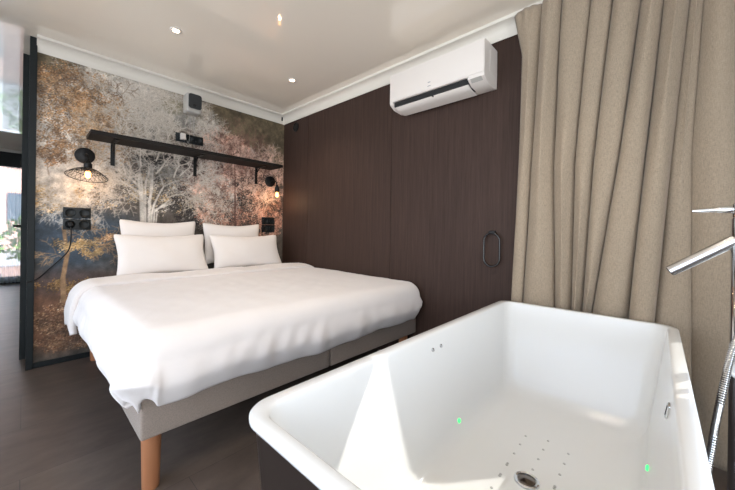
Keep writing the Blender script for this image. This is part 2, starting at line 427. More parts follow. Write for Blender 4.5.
# pink tree and the hedge of pale pink ones at the right
stipple(7000, 1.25, 1.35, .17, .30, WH + PK, 14, a=.55)
stipple(16000, 1.47, 1.74, .20, .20, PK, 7, a=.8)
stipple(11000, 1.50, 1.36, .34, .28, PK + WH, 8, a=.62)
stipple(9000, 1.86, 1.20, .20, .30, PK, 9, a=.75)
stipple(8000, 1.82, 1.60, .22, .17, WH + PK, 10, a=.7)
stipple(5000, 1.40, 1.10, .3, .14, PK + DK, 16, a=.7)
pc = col(112, 82, 74)
tree(1.48, .95, 1.57, .34, .014, 6, pc, .6, .5); tree(1.50, 1.2, 1.3, .22, .007, 5, pc, .7, .45); tree(1.46, 1.2, 1.9, .22, .007, 5, pc, .7, .45)
for x, z, ang in ((1.78, 1.15, 1.6), (1.93, 1.3, 1.7), (1.65, 1.25, 1.4), (1.30, 1.2, 1.9), (1.85, 1.50, 1.4), (1.42, 1.6, 1.6), (1.25, 1.4, 1.2), (1.95, 1.5, 1.7), (1.6, 1.5, 1.4)):
    tree(x, z, ang, .13, .006, 5, col(206, 172, 154), .9, .6)
for x, z, ang in ((1.72, 1.1, 1.2), (1.25, 1.35, 1.4), (1.92, 1.0, 1.6)): tree(x, z, ang, .12, .007, 4, col(44, 34, 32), .8, .6)
stipple(3500, 1.7, 1.25, .32, .36, DK, 63, a=.7, sp=.02)
# low shrubs
stipple(9000, .30, .28, .36, .20, [(150, 118, 90), (170, 138, 106), (104, 76, 60), (132, 98, 74)], 12, big=2)
stipple(900, .18, .56, .2, .05, [(150, 118, 74), (130, 100, 64)], 13)
stipple(9000, .9, .3, .8, .25, [(130, 100, 78), (100, 76, 62)], 15)
# small golden tree low on the left
stroke(.205, .45, .20, .62, .028, gc * .85, .55); stroke(.20, .62, .222, .80, .025, gc * .9, .6); stroke(.222, .78, .20, 1.0, .022, gc * .8, .5)
tree(.22, .80, .5, .11, .007, 4, gc, .8, .7); tree(.22, .76, 2.5, .07, .005, 3, gc, .8, .7); tree(.30, .88, .0, .13, .004, 4, gc, .8, .6)
stipple(700, .27, .87, .14, .035, GD, 21, sp=.018); stipple(300, .38, .80, .08, .03, GD, 22, sp=.015); stipple(350, .46, .92, .06, .02, OR, 23, sp=.015)
f4 = np.clip((fbm(91, 26) - .5) * 3.4, -1, 1); f5 = np.clip((fbm(97, 60) - .5) * 3, -1, 1)
img = img * (1 + .12 * f4[..., None] + .20 * f5[..., None])
cr_ = blob(.86, 1.72, .42, .48, .5, .3, 81) * np.clip((GZ - 1.1) / .2, 0, 1)
img = img * (1 - .30 * cr_[..., None]); img = blend(img, blob(.98, 1.80, .17, .12, .5, .4, 82) * .6, col(88, 74, 60))
img = blend(img, blob(.90, 2.10, .12, .1, .5, .4, 83) * .5, col(112, 100, 70))
for q in range(34):
    x = .52 + .62 * random.random(); z = 1.15 + .85 * random.random(); an = math.atan2(z - 1.2, (x - .73) * 1.1) + random.uniform(-.4, .4)
    tree(x, z, an, .12, random.choice((.006, .009, .012)), 4, col(190, 180, 168) + random.uniform(-12, 12), 1.0, .85)
for q in range(16):
    x = .10 + .45 * random.random(); z = 1.35 + .75 * random.random()
    tree(x, z, random.uniform(.8, 2.4), .08, .005, 3, random.choice((col(196, 160, 122), col(104, 84, 68), col(168, 158, 146))), 1.0, .6)
for q in range(30):
    x = 1.25 + .75 * random.random(); z = 1.0 + .8 * random.random()
    if z > 1.65 and 1.62 < x < 1.72: continue
    tree(x, z, random.uniform(.9, 2.3), .08, .006, 3, random.choice((col(216, 180, 160), col(92, 66, 58), col(198, 176, 162))), 1.0, .75)
stroke(1.485, .9, 1.478, 1.35, .016, col(92, 66, 60), .7); stroke(1.478, 1.35, 1.47, 1.72, .010, col(104, 74, 66), .6)
# canvas weave
img = img * (0.93 + 0.14 * rng.random((NZ, NX, 1)))
img = img.mean() + (img - img.mean()) * 1.06 - 3
img = np.clip(img, 10, 240) / 255.0
linimg = np.where(img <= 0.04045, img / 12.92, ((img + 0.055) / 1.055) ** 2.4)

me = bpy.data.meshes.new('mural')
co = np.stack([GX, np.full_like(GX, YW), GZ], -1).reshape(-1, 3)
idx = np.arange(NX * NZ).reshape(NZ, NX)
quads = np.stack([idx[:-1, :-1], idx[:-1, 1:], idx[1:, 1:], idx[1:, :-1]], -1).reshape(-1, 4)
me.vertices.add(len(co)); me.vertices.foreach_set('co', co.ravel().astype(np.float32))
me.loops.add(quads.size); me.loops.foreach_set('vertex_index', quads.ravel().astype(np.int32))
me.polygons.add(len(quads)); me.polygons.foreach_set('loop_start', np.arange(0, quads.size, 4, dtype=np.int32))
me.update(calc_edges=True)
ca = me.color_attributes.new('print', 'FLOAT_COLOR', 'POINT')
ca.data.foreach_set('color', np.concatenate([linimg.reshape(-1, 3), np.ones((NX * NZ, 1))], 1).ravel().astype(np.float32))
M_mural = bpy.data.materials.new('printed_forest_wallpaper'); M_mural.use_nodes = True
nt = M_mural.node_tree; b = nt.nodes['Principled BSDF']; b.inputs['Roughness'].default_value = 0.75
at = nt.nodes.new('ShaderNodeAttribute'); at.attribute_name = 'print'; nt.links.new(at.outputs['Color'], b.inputs['Base Color'])
me.materials.append(M_mural)
mo = bpy.data.objects.new('wallpaper', me); C.objects.link(mo); mo.parent = wb
mo['label'] = 'printed mural wallpaper of pale, orange and pink autumn trees'

# black trim at the free end of the headboard wall, and the black baseboard
bm = bmesh.new(); box(bm, XC + .018, XC + .054, YW - .022, YW + .14, 0, HC - .003, bev=.002, seg=1)
tr = struct('trim_1', bm, M_black)
bm = bmesh.new(); box(bm, XC + .054, XW, YW - .014, YW + .002, 0, 0.038, bev=.002, seg=1); struct('baseboard_back', bm, M_black)

# coves
def cove(sgn=1):
    """profile in (distance from wall, z): small fascia, concave sweep, top lip"""
    p = [(0, HC), (0, 2.228), (.010, 2.224), (.014, 2.236)]
    for k in range(9):
        a = k / 8 * PI / 2
        p.append((.070 - .052 * math.cos(a), 2.300 - .056 * (1 - math.sin(a)) ))
    p += [(.078, 2.302), (.080, HC)]
    return p
bm = bmesh.new(); prism(bm, [(YW - d, z) for d, z in cove()], 'X', XC + .050, XW); struct('trim_2', bm, M_crown, 40)
bm = bmesh.new(); prism(bm, [(XW - d, z) for d, z in cove()], 'Y', 0.30, YW); struct('trim_3', bm, M_crown, 40)

# corridor beyond the headboard wall
bm = bmesh.new(); box(bm, XC + .030, XC + .13, YW + .14, YE, 0, HC); struct('wall_corridor', bm, M_wallw)
bm = bmesh.new()
box(bm, XC - .014, XC + .03, 3.50, 3.57, 0, 2.29); box(bm, XC - .014, XC + .03, 4.31, 4.38, 0, 2.29); box(bm, XC - .014, XC + .03, 3.57, 4.31, 2.22, 2.29)
box(bm, XC - .002, XC + .03, 3.57, 4.31, 0.005, 2.22)
d1 = struct('door_1', bm, M_black)
bm = bmesh.new(); tube(bm, [(XC - .002, 4.22, 1.0), (XC - .055, 4.22, 1.0)], .011); tube(bm, [(XC - .055, 4.225, 1.0), (XC - .055, 4.11, 1.0)], .010)
obj('door_handle', bm, M_blackmetal, d1, 40)
# end wall with glazed door
bm = bmesh.new()
box(bm, XLW, XC + .03, YE, YE + .1, 2.27, HC); box(bm, XLW, XLW + .12, YE, YE + .1, 0, 2.27)
struct('wall_end', bm, M_wallw)
bm = bmesh.new()
box(bm, XLW + .12, XC + .03, YE, YE + .08, 2.02, 2.27); box(bm, XLW + .12, XC + .03, YE, YE + .08, 0, .12)
for x in (XLW + .12, -.62, XC - .03): box(bm, x, x + .06, YE, YE + .08, .12, 2.02)
w3 = struct('window_3', bm, M_black)
bm = bmesh.new(); box(bm, XLW + .18, XC - .03, YE + .037, YE + .043, .12, 2.02); obj('pane', bm, M_glass, w3)
# sheer curtain by the end window
def sheerP(i, j):
    u = i / 60; x = -.26 + .25 * u
    return (x, YE - .10 + .025 * math.sin(u * 34), .03 + 1.98 * j / 3)
bm = bmesh.new(); grid(bm, sheerP, 61, 4)
o = obj('sheer_curtain', bm, M_sheer, smooth=60); tag(o, 'sheer white curtain hanging at the end window of the corridor', 'curtain')

# outside world
bm = bmesh.new(); box(bm, -14, 14, YE + .1, YE + 4.2, -.12, -.05); struct('ground_terrace', bm, M_deck)
bm = bmesh.new(); box(bm, -40, 40, YE + 4.2, 60, -.5, -.3); struct('ground_street', bm, mat('asphalt', (150, 150, 150), rough=.9))
t = empty('building', (-1, 26, -.3), 'pinkish brick building seen far through the end window', 'building')
bm = bmesh.new(); box(bm, -9, 9, 0, 8, 0, 7.6); obj('facade', bm, M_brick, t)
for k in range(8):
    for lv in range(2):
        bm = bmesh.new(); box(bm, -7.6 + k * 2, -6.6 + k * 2, -.05, .05, 1.6 + lv * 2.9, 3.1 + lv * 2.9); obj('window', bm, M_glasswin, t)
bm = bmesh.new(); box(bm, -9.2, 9.2, -.2, 8.2, 7.6, 7.9); obj('roof', bm, M_lightgrey, t)
def shrub(x, y, z, h, w, label, n=420, seed=1):
    rr = random.Random(seed)
    t = empty('shrub', (x, y, z), label, 'shrub', 'shrubs on the terrace edge')
    bm = bmesh.new()
    for k in range(n):
        a = rr.uniform(0, 2 * PI); q = rr.random() ** .5; hh = rr.random()
        r = w * q * math.sin(PI * min(.97, .15 + hh * .8)); p = Vector((r * math.cos(a), r * math.sin(a), .2 + hh * h))
        d = Vector((rr.gauss(0, 1), rr.gauss(0, 1), rr.gauss(0, .6))).normalized(); s = d.cross(Vector((rr.random(), rr.random(), 1))).normalized() * .05
        L = .12
        v = [bm.verts.new(q_) for q_ in (p, p + d * L * .5 + s, p + d * L, p + d * L * .5 - s)]
        bm.faces.new(v)
    obj('foliage', bm, M_leaf, t)
    bm = bmesh.new(); tube(bm, [(0, 0, 0), (.02, 0, h * .6)], [.03, .015], 8); obj('stem', bm, M_legw, t, 40)
shrub(-1.1, YE + 3.4, -.05, 1.25, .55, 'green shrub on the terrace outside the end window, left one', seed=3)
shrub(-.02, YE + 3.9, -.05, 1.05, .45, 'green shrub on the terrace outside the end window, right one', seed=4)

# ------------------------------------------------------------------ bed
BX0, BX1, BXM, BY0, BY1 = 0.29, 2.043, 1.183, 1.356, 3.20
bed = empty('bed', ((BX0 + BX1) / 2, (BY0 + BY1) / 2, 0), 'double bed with two taupe fabric box bases on wooden legs', 'bed')
bx, by = bed.location.x, bed.location.y
for x0, x1 in ((BX0, BXM - .003), (BXM + .003, BX1)):
    bm = bmesh.new(); box(bm, x0 - bx, x1 - bx, BY0 - by, BY1 - by, .229, .425, bev=.012, seg=3)
    obj('box_base', bm, M_bedfab, bed, 40)
bm = bmesh.new(); box(bm, BX0 - bx, BX1 - bx, BY0 - by, BY1 - by, .426, .595, bev=.035, seg=4); obj('mattress', bm, M_mattress, bed, 40)
for x, y in ((BX0 + .052, BY0 + .078), (BX0 + .085, BY1 - .08), (BXM - .05, BY0 + .9), (BXM + .06, BY0 + .9), (BX1 - .06, BY0 + .078), (BX1 - .06, BY1 - .08), (BXM, BY1 - .08)):
    bm = bmesh.new(); lathe(bm, [(.027, 0), (.029, .004), (.034, .2285), (.030, .2285)], (x - bx, y - by, 0), 'Z', 28)
    obj('leg', bm, M_legw, bed, 40)

# duvet
DXa, DXb, DYa, DYb = 0.335, 1.955, 1.395, 2.76      # where the top starts to roll over
ZT = .628
def duvet_point(s, t_):
    cx = min(max(s, DXa), DXb); cy = min(max(t_, DYa), DYb + .2)
    ox, oy = s - cx, t_ - cy
    L = (abs(ox) ** 3.4 + abs(oy) ** 3.4) ** (1 / 3.4)
    z = ZT
    # thickness puff of the top + long gentle billows
    z += .008 * math.sin(3.1 * s + 1.7 * t_) * math.sin(2.3 * t_ + .8) + .003 * math.sin(6 * s - 3 * t_) * math.sin(4.1 * t_ + 1)
    z += .001 * math.sin(17 * s + 6 * math.sin(3 * t_)) * math.sin(9 * t_ + 2 * s)
    p = Vector((cx, cy, z))
    if L > 1e-6:
        n = Vector((ox, oy, 0)).normalized()
        r = .105
        if L < r * PI / 2:
            a = L / r; out = r * math.sin(a); dn = r * (1 - math.cos(a))
        else:
            h = L - r * PI / 2
            ang = math.atan2(oy, ox)
            al = s * abs(n.y) + t_ * abs(n.x)
            out = r + .018 * math.sin(h * 20) ; dn = r + h
            w = min(1, h / .08)
            cn = (2 * abs(n.x * n.y)) ** 1.0
            out += w * (1 - cn) * (.005 * math.sin(al * 15 + 2.0 * math.sin(al * 5)) + .0025 * math.sin(al * 41 + 3)) + w * cn * ((.030 if n.x < 0 else .004) + .004 * math.sin(ang * 7))
            dn -= w * cn * .065 * min(1, h / .15)
            out -= max(0, h - .085) * .25
            dn += w * (1 - cn) * (.008 * math.sin(al * 6 + 1) + .004 * math.sin(al * 19))
        p.x += n.x * out; p.y += n.y * out; p.z -= dn
        k = min(1, L / .1)
        e = abs(L - .23) / .12
        p += n * (.0016 * (1 + math.sin(s * 5 + t_ * 3)) * math.sin((s * n.y + t_ * n.x) * 62 + 3 * math.sin(L * 20)) * max(0, 1 - e) * (1 - min(1, 2 * abs(n.x * n.y)))) * k
    p.x = min(p.x, XW - .012)
    return p
S = [DXa - .335 + i * .0125 for i in range(int((DXb + .335 - DXa + .335) / .0125) + 1)]
T = [DYa - .335 + i * .0125 for i in range(int((DYb + .02 - DYa + .335) / .0125) + 1)]
bm = bmesh.new()
grid(bm, lambda i, j: duvet_point(S[i], T[j]), len(S), len(T))
du = obj('duvet', bm, M_duvet, smooth=180)
bmn = du.modifiers.new('thick', 'SOLIDIFY'); bmn.thickness = .030; bmn.offset = -1 ; bmn.use_even_offset = False
tx = bpy.data.textures.new('crease', 'CLOUDS'); tx.noise_scale = .11; tx.noise_depth = 3
dm = du.modifiers.new('creases', 'DISPLACE'); dm.texture = tx; dm.strength = .007; dm.mid_level = .5; dm.texture_coords = 'LOCAL'
sm = du.modifiers.new('soft', 'SMOOTH'); sm.iterations = 2
tag(du, 'white cotton duvet spread over the bed and hanging over its edges', 'duvet')
# turned-back strip of bedding at the head
# (top edge of the duvet folded over, its hem running across below the pillows)
def fold_point(i, j):
    s = S0 + (S1 - S0) * i / (NF - 1)
    v = j / 19.0
    cx = min(max(s, DXa), DXb); o = s - cx
    z = ZT + .010 + .022 * math.sin(PI * min(1, v * 1.0)) ** .6 + .004 * math.sin(11 * s + 2 * v)
    y = 2.60 + .30 * v + .012 * math.sin(5 * s)
    p = Vector((cx, y, z))
    if abs(o) > 0:
        sg = 1 if o > 0 else -1; L = abs(o); r = .135
        if L < r * PI / 2:
            a = L / r; p.x += sg * r * math.sin(a); p.z -= r * (1 - math.cos(a))
        else:
            p.x += sg * (r + .012 * math.sin((L - .19) * 14)); p.z -= r + (L - r * PI / 2)
    p.x = min(p.x, XW - .012)
    return p
S0, S1, NF = DXa - .37, DXb + .12, 150
bm = bmesh.new(); grid(bm, fold_point, NF, 20)
fo = obj('turned_back_hem', bm, M_duvet, du, smooth=180)
m_ = fo.modifiers.new('thick', 'SOLIDIFY'); m_.thickness = .035; m_.offset = -1
dm = fo.modifiers.new('creases', 'DISPLACE'); dm.texture = tx; dm.strength = .012; dm.texture_coords = 'LOCAL'

# pillows
def pillow(cx, cy, cz, hw, hh, th, lean, yaw, label, seed):
    rr = random.Random(seed); ph = [rr.uniform(0, 6) for _ in range(6)]
    t = bpy.data.meshes.new('pillow'); bm = bmesh.new()
    N, Mv = 44, 34
    for side in (1, -1):
        V = []
        for i in range(N + 1):
            row = []
            for j in range(Mv + 1):
                u = -1 + 2 * i / N; v = -1 + 2 * j / Mv
                rc = 1 - .05 * (u * v) ** 8; x = hw * u * (1 - .085 * (1 - v * v) * abs(u)) * rc; y = hh * v * (1 - .16 * (1 - u * u) * abs(v)) * rc
                q = max(0, (1 - u ** 2) * (1 - v ** 2))
                d = th * (q ** .42) * (1 + .04 * math.sin(4 * u + ph[0]) * math.sin(3 * v + ph[1]))
                d += .0015 * math.sin(7 * u + 3 * v + ph[2]) * q ** .5
                d = max(d, 0.0015)
                row.append(bm.verts.new((x, side * -d, y)))
            V.append(row)
        for i in range(N):
            for j in range(Mv): bm.faces.new((V[i][j], V[i + 1][j], V[i + 1][j + 1], V[i][j + 1]))
    bmesh.ops.remove_doubles(bm, verts=bm.verts[:], dist=.0002)
    # stitch borders
    bnd = [e for e in bm.edges if e.is_boundary]
    if bnd: bmesh.ops.bridge_loops(bm, edges=bnd)
    o = obj('pillow', bm, M_pillow, smooth=75)
    o.location = (cx, cy, cz); o.rotation_euler = (-lean, 0, yaw)
    dm = o.modifiers.new('creases', 'DISPLACE'); dm.texture = tx; dm.strength = .006; dm.texture_coords = 'LOCAL'
    tag(o, label, 'pillow', None)
    return o
pillow(.795, 3.135, .868, .290, .208, .055, .10, 0, 'white pillow at the back of the left-hand pair, against the mural', 1)
pillow(1.425, 3.135, .860, .295, .205, .055, .10, 0, 'white pillow at the back of the right-hand pair, against the mural', 2)
pillow(.782, 2.965, .786, .332, .185, .060, .42, 0, 'white pillow at the front of the left-hand pair', 3)
pillow(1.500, 2.975, .786, .352, .180, .060, .42, -.03, 'white pillow at the front of the right-hand pair, beside the brown wall', 4)

# ------------------------------------------------------------------ bathtub
TX, TY = 1.128, 0.303
tub = empty('bathtub', (TX, TY, 0), 'large freestanding bathtub, white inside and black outside, in front of the curtain', 'bathtub')
def rring(hx, hy, r, z, n=10, ox=0, oy=0):
    pts = []
    for (sx, sy, a0) in ((1, 1, 0), (-1, 1, PI / 2), (-1, -1, PI), (1, -1, 3 * PI / 2)):
        for k in range(n + 1):
            a = a0 + PI / 2 * k / n
            pts.append((ox + sx * (hx - r) + r * math.cos(a), oy + sy * (hy - r) + r * math.sin(a), z))
    return pts
def loft(bm, rings, cap0=False, cap1=False):
    R = [[bm.verts.new(p) for p in ring] for ring in rings]
    n = len(R[0])
    for a, b in zip(R[:-1], R[1:]):
        for k in range(n): bm.faces.new((a[k], a[(k + 1) % n], b[(k + 1) % n], b[k]))
    if cap0: bm.faces.new(R[0][::-1])
    if cap1: bm.faces.new(R[-1])
bm = bmesh.new()
rs = [rring(.790, .356, .062, .588), rring(.804, .370, .072, .588), rring(.807, .373, .073, .590), rring(.808, .374, .074, .595), rring(.8075, .3735, .073, .602), rring(.805, .371, .072, .605),
      rring(.778, .344, .056, .605), rring(.7735, .3395, .053, .603), rring(.771, .337, .052, .598)]
for k in range(9):
    q = k / 8; rs.append(rring(.769 - .139 * q, .335 - .050 * q, .054 + .01 * q, .590 - .350 * q))
rs += [rring(.622, .277, .066, .215), rring(.606, .262, .068, .193), rring(.585, .242, .07, .179), rring(.55, .21, .07, .1715), rring(.40, .15, .06, .1695), rring(.2, .08, .04, .169), rring(.06, .06, .03, .1685)]
loft(bm, rs, False, True)
obj('basin', bm, M_acryl, tub, 50)
bm = bmesh.new()
rs = [rring(.70, .27, .05, .004), rring(.745, .322, .07, .004), rring(.750, .327, .072, .012)]
for k in range(7):
    q = k / 6; rs.append(rring(.750 + .048 * q, .327 + .037 * q, .072,   .012 + .573 * q))
rs.append(rring(.795, .361, .068, .5865))
loft(bm, rs, True, True)
# open the top so the shell is hollow
top = [f for f in bm.faces if all(abs(v.co.z - .5865) < 1e-4 for v in f.verts)]
bmesh.ops.delete(bm, geom=top, context='FACES')
obj('outer_shell', bm, M_tubout, tub, 40)
# drain
DRX, DRY = 1.150 - TX, .315 - TY
bm = bmesh.new(); lathe(bm, [(.028, .168), (.030, .1745), (.034, .1765), (.038, .1745), (.040, .1695), (.040, .166)], (DRX, DRY, 0), 'Z', 36)
dr = obj('drain', bm, M_chrome, tub, 40)
bm = bmesh.new(); lathe(bm, [(.001, .1705), (.026, .1705), (.0272, .1725), (.024, .1745), (.001, .1755)], (DRX, DRY, 0), 'Z', 36)
pl = obj('plug', bm, mat('dark_chrome', (120, 112, 106), rough=.15, metal=1), dr, 40); pl['label'] = 'dark chrome plug'
# overflow on the inner right wall
bm = bmesh.new(); box(bm, -.015, .015, -.008, .0015, -.018, .018, bev=.004, seg=3); 
ov = obj('overflow', bm, M_chrome, tub, 40); ov.location = (1.13 - TX, -.3255, .548); ov.rotation_euler = (.17, 0, 0)
bm = bmesh.new(); box(bm, -.006, .006, .0, .0025, -.013, .013, bev=.001, seg=1); obj('overflow_slot', bm, M_dark, ov)
# jets (two) and LEDs (two), air holes
def wall_y(z):   # inner half width at height z
    return .335 - .050 * (.590 - z) / .350
for x in (1.067, 1.128):
    z = .548; y = wall_y(z)
    bm = bmesh.new(); lathe(bm, [(.001, -.007), (.0030, -.004), (.0040, -.006), (.0065, -.005), (.0075, -.002), (.0075, .002)], (0, 0, 0), 'Y', 24)
    j = obj('control_button', bm, M_satin, tub, 40); j.location = (x - TX, y, z); j.rotation_euler = (-.17, 0, 0)
for x, sg, z in ((1.205, 1, .235), (1.345, -1, .262)):
    y = wall_y(z)
    bm = bmesh.new(); lathe(bm, [(.001, -sg * .006), (.007, -sg * .005), (.009, -sg * .002), (.009, sg * .002)], (0, 0, 0), 'Y', 20)
    j = obj('led_light', bm, M_led, tub, 40); j.location = (x - TX, sg * y, z); j.rotation_euler = (-sg * .17, 0, 0)
M_hole = mat('air_hole_ring', (180, 181, 180), rough=.3)
holes = []
for sgn in (1, -1):
    for row, xs_ in ((.390, (-.03, .04, .11, .18, .25)), (.315, (.07, .14, .21, .28)), (.240, (-.03, .04, .11, .18, .25))):
        for x in xs_:
            holes.append((DRX + sgn * x, row - TY))
for x, y in dict.fromkeys((round(a, 3), round(b_, 3)) for a, b_ in holes):
    bm = bmesh.new(); lathe(bm, [(.001, .1700), (.0018, .1700), (.0024, .1714), (.0040, .1710), (.0048, .1690)], (x, y, 0), 'Z', 14)
    obj('air_hole', bm, M_hole, tub, 40)

# ------------------------------------------------------------------ tap
FX, FY = 1.40, -.178
tap = empty('bath_tap', (FX, FY, 0), 'chrome floor-standing bath tap with slanting spout at the right of the tub', 'tap')
bm = bmesh.new(); lathe(bm, [(.055, 0), (.055, .010), (.050, .014), (.001, .014)], (0, 0, 0), 'Z', 32); obj('base_plate', bm, M_chrome, tap, 40)
bm = bmesh.new(); lathe(bm, [(.021, .012), (.021, 1.050), (.019, 1.054), (.001, 1.054)], (0, 0, 0), 'Z', 32); obj('column', bm, M_chrome, tap, 40)
bm = bmesh.new(); lathe(bm, [(.001, 1.055), (.0195, 1.055), (.0195, 1.092), (.017, 1.096), (.001, 1.096)], (0, 0, 0), 'Z', 32); obj('mixer_cap', bm, M_chrome, tap, 40)
bm = bmesh.new(); tube(bm, [(0, .008, .992), (-.004, .148, .886)], .0165, 24)
sp = obj('spout', bm, M_satin, tap, 40)
bm = bmesh.new(); tube(bm, [(-.004, .1482, .8858), (-.004, .1495, .8848)], .0125, 20); obj('aerator', bm, M_dark, sp, 40)
bm = bmesh.new(); tube(bm, [(0, .015, 1.078), (0, .045, 1.078), (0, .050, 1.078), (0, .100, 1.076)], [.011, .010, .0075, .0050], 14)
obj('lever', bm, M_chrome, tap, 40)
hp = [(.0, -.022, .95), (-.012, -.016, .80), (-.030, .017, .676), (-.055, .038, .56), (-.082, .058, .42), (-.098, .067, .29), (-.09, .03, .12), (-.05, -.04, .06), (.0, -.10, .12), (.02, -.12, .4), (.02, -.11, .70)]
def cat(pts, n=12):
    out = []; P = [Vector(p) for p in pts]; P = [P[0]] + P + [P[-1]]
    for i in range(1, len(P) - 2):
        for k in range(n):
            t = k / n
            out.append(.5 * ((2 * P[i]) + (-P[i - 1] + P[i + 1]) * t + (2 * P[i - 1] - 5 * P[i] + 4 * P[i + 1] - P[i + 2]) * t * t + (-P[i - 1] + 3 * P[i] - 3 * P[i + 1] + P[i + 2]) * t ** 3))
    out.append(P[-2]); return out
hpts = cat(hp, 40)
bm = bmesh.new(); tube(bm, hpts, [.0088 + .0005 * (1 if (i % 2) else -1) for i in range(len(hpts))], 12); obj('hose', bm, M_satin, tap, 30)
bm = bmesh.new(); tube(bm, [(.02, -.11, .70), (.02, -.105, .95)], .011, 16); obj('hand_shower', bm, M_chrome, tap, 40)
bm = bmesh.new(); tube(bm, [(0, -.015, .90), (.02, -.105, .90)], .008, 12); obj('holder', bm, M_chrome, tap, 40)

# ------------------------------------------------------------------ curtains
ZK = (2.12, 1.37, .60)      # heights at which crease positions were taken
CR = [(.597, .618, .644), (.501, .547, .587), (.402, .431, .420), (.271, .330, .343), (.180, .246, .293), (.070, .145, .249), (-.013, .048, .100), (-.100, -.044, .006), (-.140, -.108, -.116), (-.235, -.262, -.300)]
AM = [.050, .075, .060, .060, .070, .065, .075, .030, .045]
def crease(k, z):
    a, b_, c_ = CR[k]
    if z > ZK[1]:
        return b_ + (a - b_) * (z - ZK[1]) / (ZK[0] - ZK[1])
    return b_ + (c_ - b_) * (ZK[1] - z) / (ZK[1] - ZK[2])
ZTOP = 2.296
def curtP(i, j, NS, NV):
    z = .02 + (ZTOP - .02) * j / (NV - 1)
    k = min(i // NS, 8); t = (i - k * NS) / NS
    if k == 8 and i == 9 * NS: t = 1.0
    zz = max(z, .25)
    y0, y1 = crease(k, zz), crease(k + 1, zz)
    if k == 0 and z > 2.05: y0 += (z - 2.05) * .22
    y = y0 + (y1 - y0) * t
    base = 2.035 - .06 * min(1, max(0, (z - .5) / 1.7))
    if z < .75: base += 0
    sharp = abs(math.sin(PI * t)) ** (.55 if k < 8 else .8)
    amp = AM[k] * (1 - .35 * max(0, (z - 1.9) / .4))
    if z < .8: amp = min(amp, .075)
    x = base - amp * sharp * (1 + .12 * math.sin(3 * z + 2 * k))
    if k not in (8,): y += .012 * math.sin(2 * PI * t) * math.sin(2.5 * z + k)      # lean of the fold
    if z > 2.16:                                                   # gathered header
        w = (z - 2.16) / .136
        x += w * .007 * math.sin((y * 150)) * (1 if z < 2.29 else .5)
    x += .002 * math.sin(9 * z + 30 * y)
    return (x, y, z)
def curtain_mesh(NS=22, NV=90):
    bm = bmesh.new(); grid(bm, lambda i, j: curtP(i, j, NS, NV), NS * 9 + 1, NV); return bm
cur = obj('curtain', curtain_mesh(), M_curtain, smooth=70)
s_ = cur.modifiers.new('thick', 'SOLIDIFY'); s_.thickness = .003; s_.offset = 0
tag(cur, 'long taupe linen curtain hanging in deep folds behind the bathtub', 'curtain')

# unseen second curtain, added; its inner edge shapes the sun wedge on the tub
def sun_gap_curtain(i, j):
    z = .02 + (ZTOP - .02) * j / 59; u = i / 90
    # inner edge: meets the first curtain above 1.75 m, sweeps away below
    if z > 1.72: ye = -.50
    elif z > 1.02: ye = -.50 - (1.72 - z) * .93
    else: ye = -1.15
    y = ye + (-1.62 - ye) * u
    if z > 1.72: ye0 = -.30; y = ye0 + (-1.62 - ye0) * u
    elif z > 1.66:
        q = (z - 1.66) / .06; y = y * (1 - q) + (-.32 + (-1.62 + .32) * u) * q
    return (2.00 - .035 * math.sin(u * 60) , y, z)
bm = bmesh.new(); grid(bm, sun_gap_curtain, 91, 60)
c2 = obj('curtain', bm, M_curtain, smooth=70); tag(c2, 'unseen second taupe curtain, added at the far right to shape the sun patch', 'curtain')
# panel that closes the rest of the window side between both curtains
bm = bmesh.new(); tube(bm, [(1.985, .66, 2.305), (1.985, -1.65, 2.305)], .009, 12)
cr = obj('curtain_rail', bm, M_white, smooth=40); tag(cr, 'white curtain rail fixed under the ceiling above the taupe curtain', 'curtain rail')

# ------------------------------------------------------------------ air conditioner
AX, AY, AZ = XW, 1.13, 1.915
ac = empty('air_conditioner', (AX, AY, AZ), 'white wall-mounted air conditioner with open flap on the brown wall', 'air conditioner')
y0, y1 = .772 - AY, 1.490 - AY
bm = bmesh.new()   # body: profile in (x from wall (negative), z)
prof = [(0, .008), (0, .250), (-.010, .252), (-.188, .252), (-.196, .248), (-.200, .240), (-.200, .045), (-.197, .030), (-.150, .004), (-.06, -.004)]
inner = [(0, .008), (0, .250), (-.010, .252), (-.188, .252), (-.196, .248), (-.200, .240), (-.200, .046), (-.190, .046), (-.120, .050), (-.04, .010)]
prism(bm, inner, 'Y', y0 + .105, y1 - .03)
prism(bm, prof, 'Y', y0, y0 + .105); prism(bm, prof, 'Y', y1 - .03, y1)
obj('body', bm, M_white, ac, 35)
bm = bmesh.new(); box(bm, -.204, -.199, y0 + .003, y1 - .003, .052, .247, bev=.002, seg=2); fp = obj('front_panel', bm, M_white, ac, 40)
for yy, zz, w_, h_ in ((.02 , .098, .020, .006), (.02, .073, .024, .005)):
    bm = bmesh.new(); box(bm, -.2052, -.2040, yy - w_ / 2, yy + w_ / 2, zz - h_ / 2, zz + h_ / 2); obj('badge', bm, M_greymark, fp)
bm = bmesh.new(); box(bm, -.185, -.040, y0 + .107, y1 - .032, .012, .046)
obj('air_outlet', bm, M_dark, ac)
bm = bmesh.new()
fl = [(-.178, .018), (-.172, .006), (-.120, -.010), (-.045, -.014), (-.045, -.007), (-.118, -.003), (-.168, .012), (-.174, .019)]
prism(bm, fl, 'Y', y0 + .112, y1 - .036); obj('flap', bm, M_white, ac, 50)
bm = bmesh.new(); box(bm, -.186, -.172, .002, .008, .004, .034); obj('flap_arm', bm, M_dark, ac)
bm = bmesh.new(); prism(bm, [(-.1985, .0295), (-.1975, .0295), (-.1700, .0140), (-.1710, .0133)], 'Y', y0 + .02, y0 + .09); obj('display_strip', bm, M_lightgrey, ac)
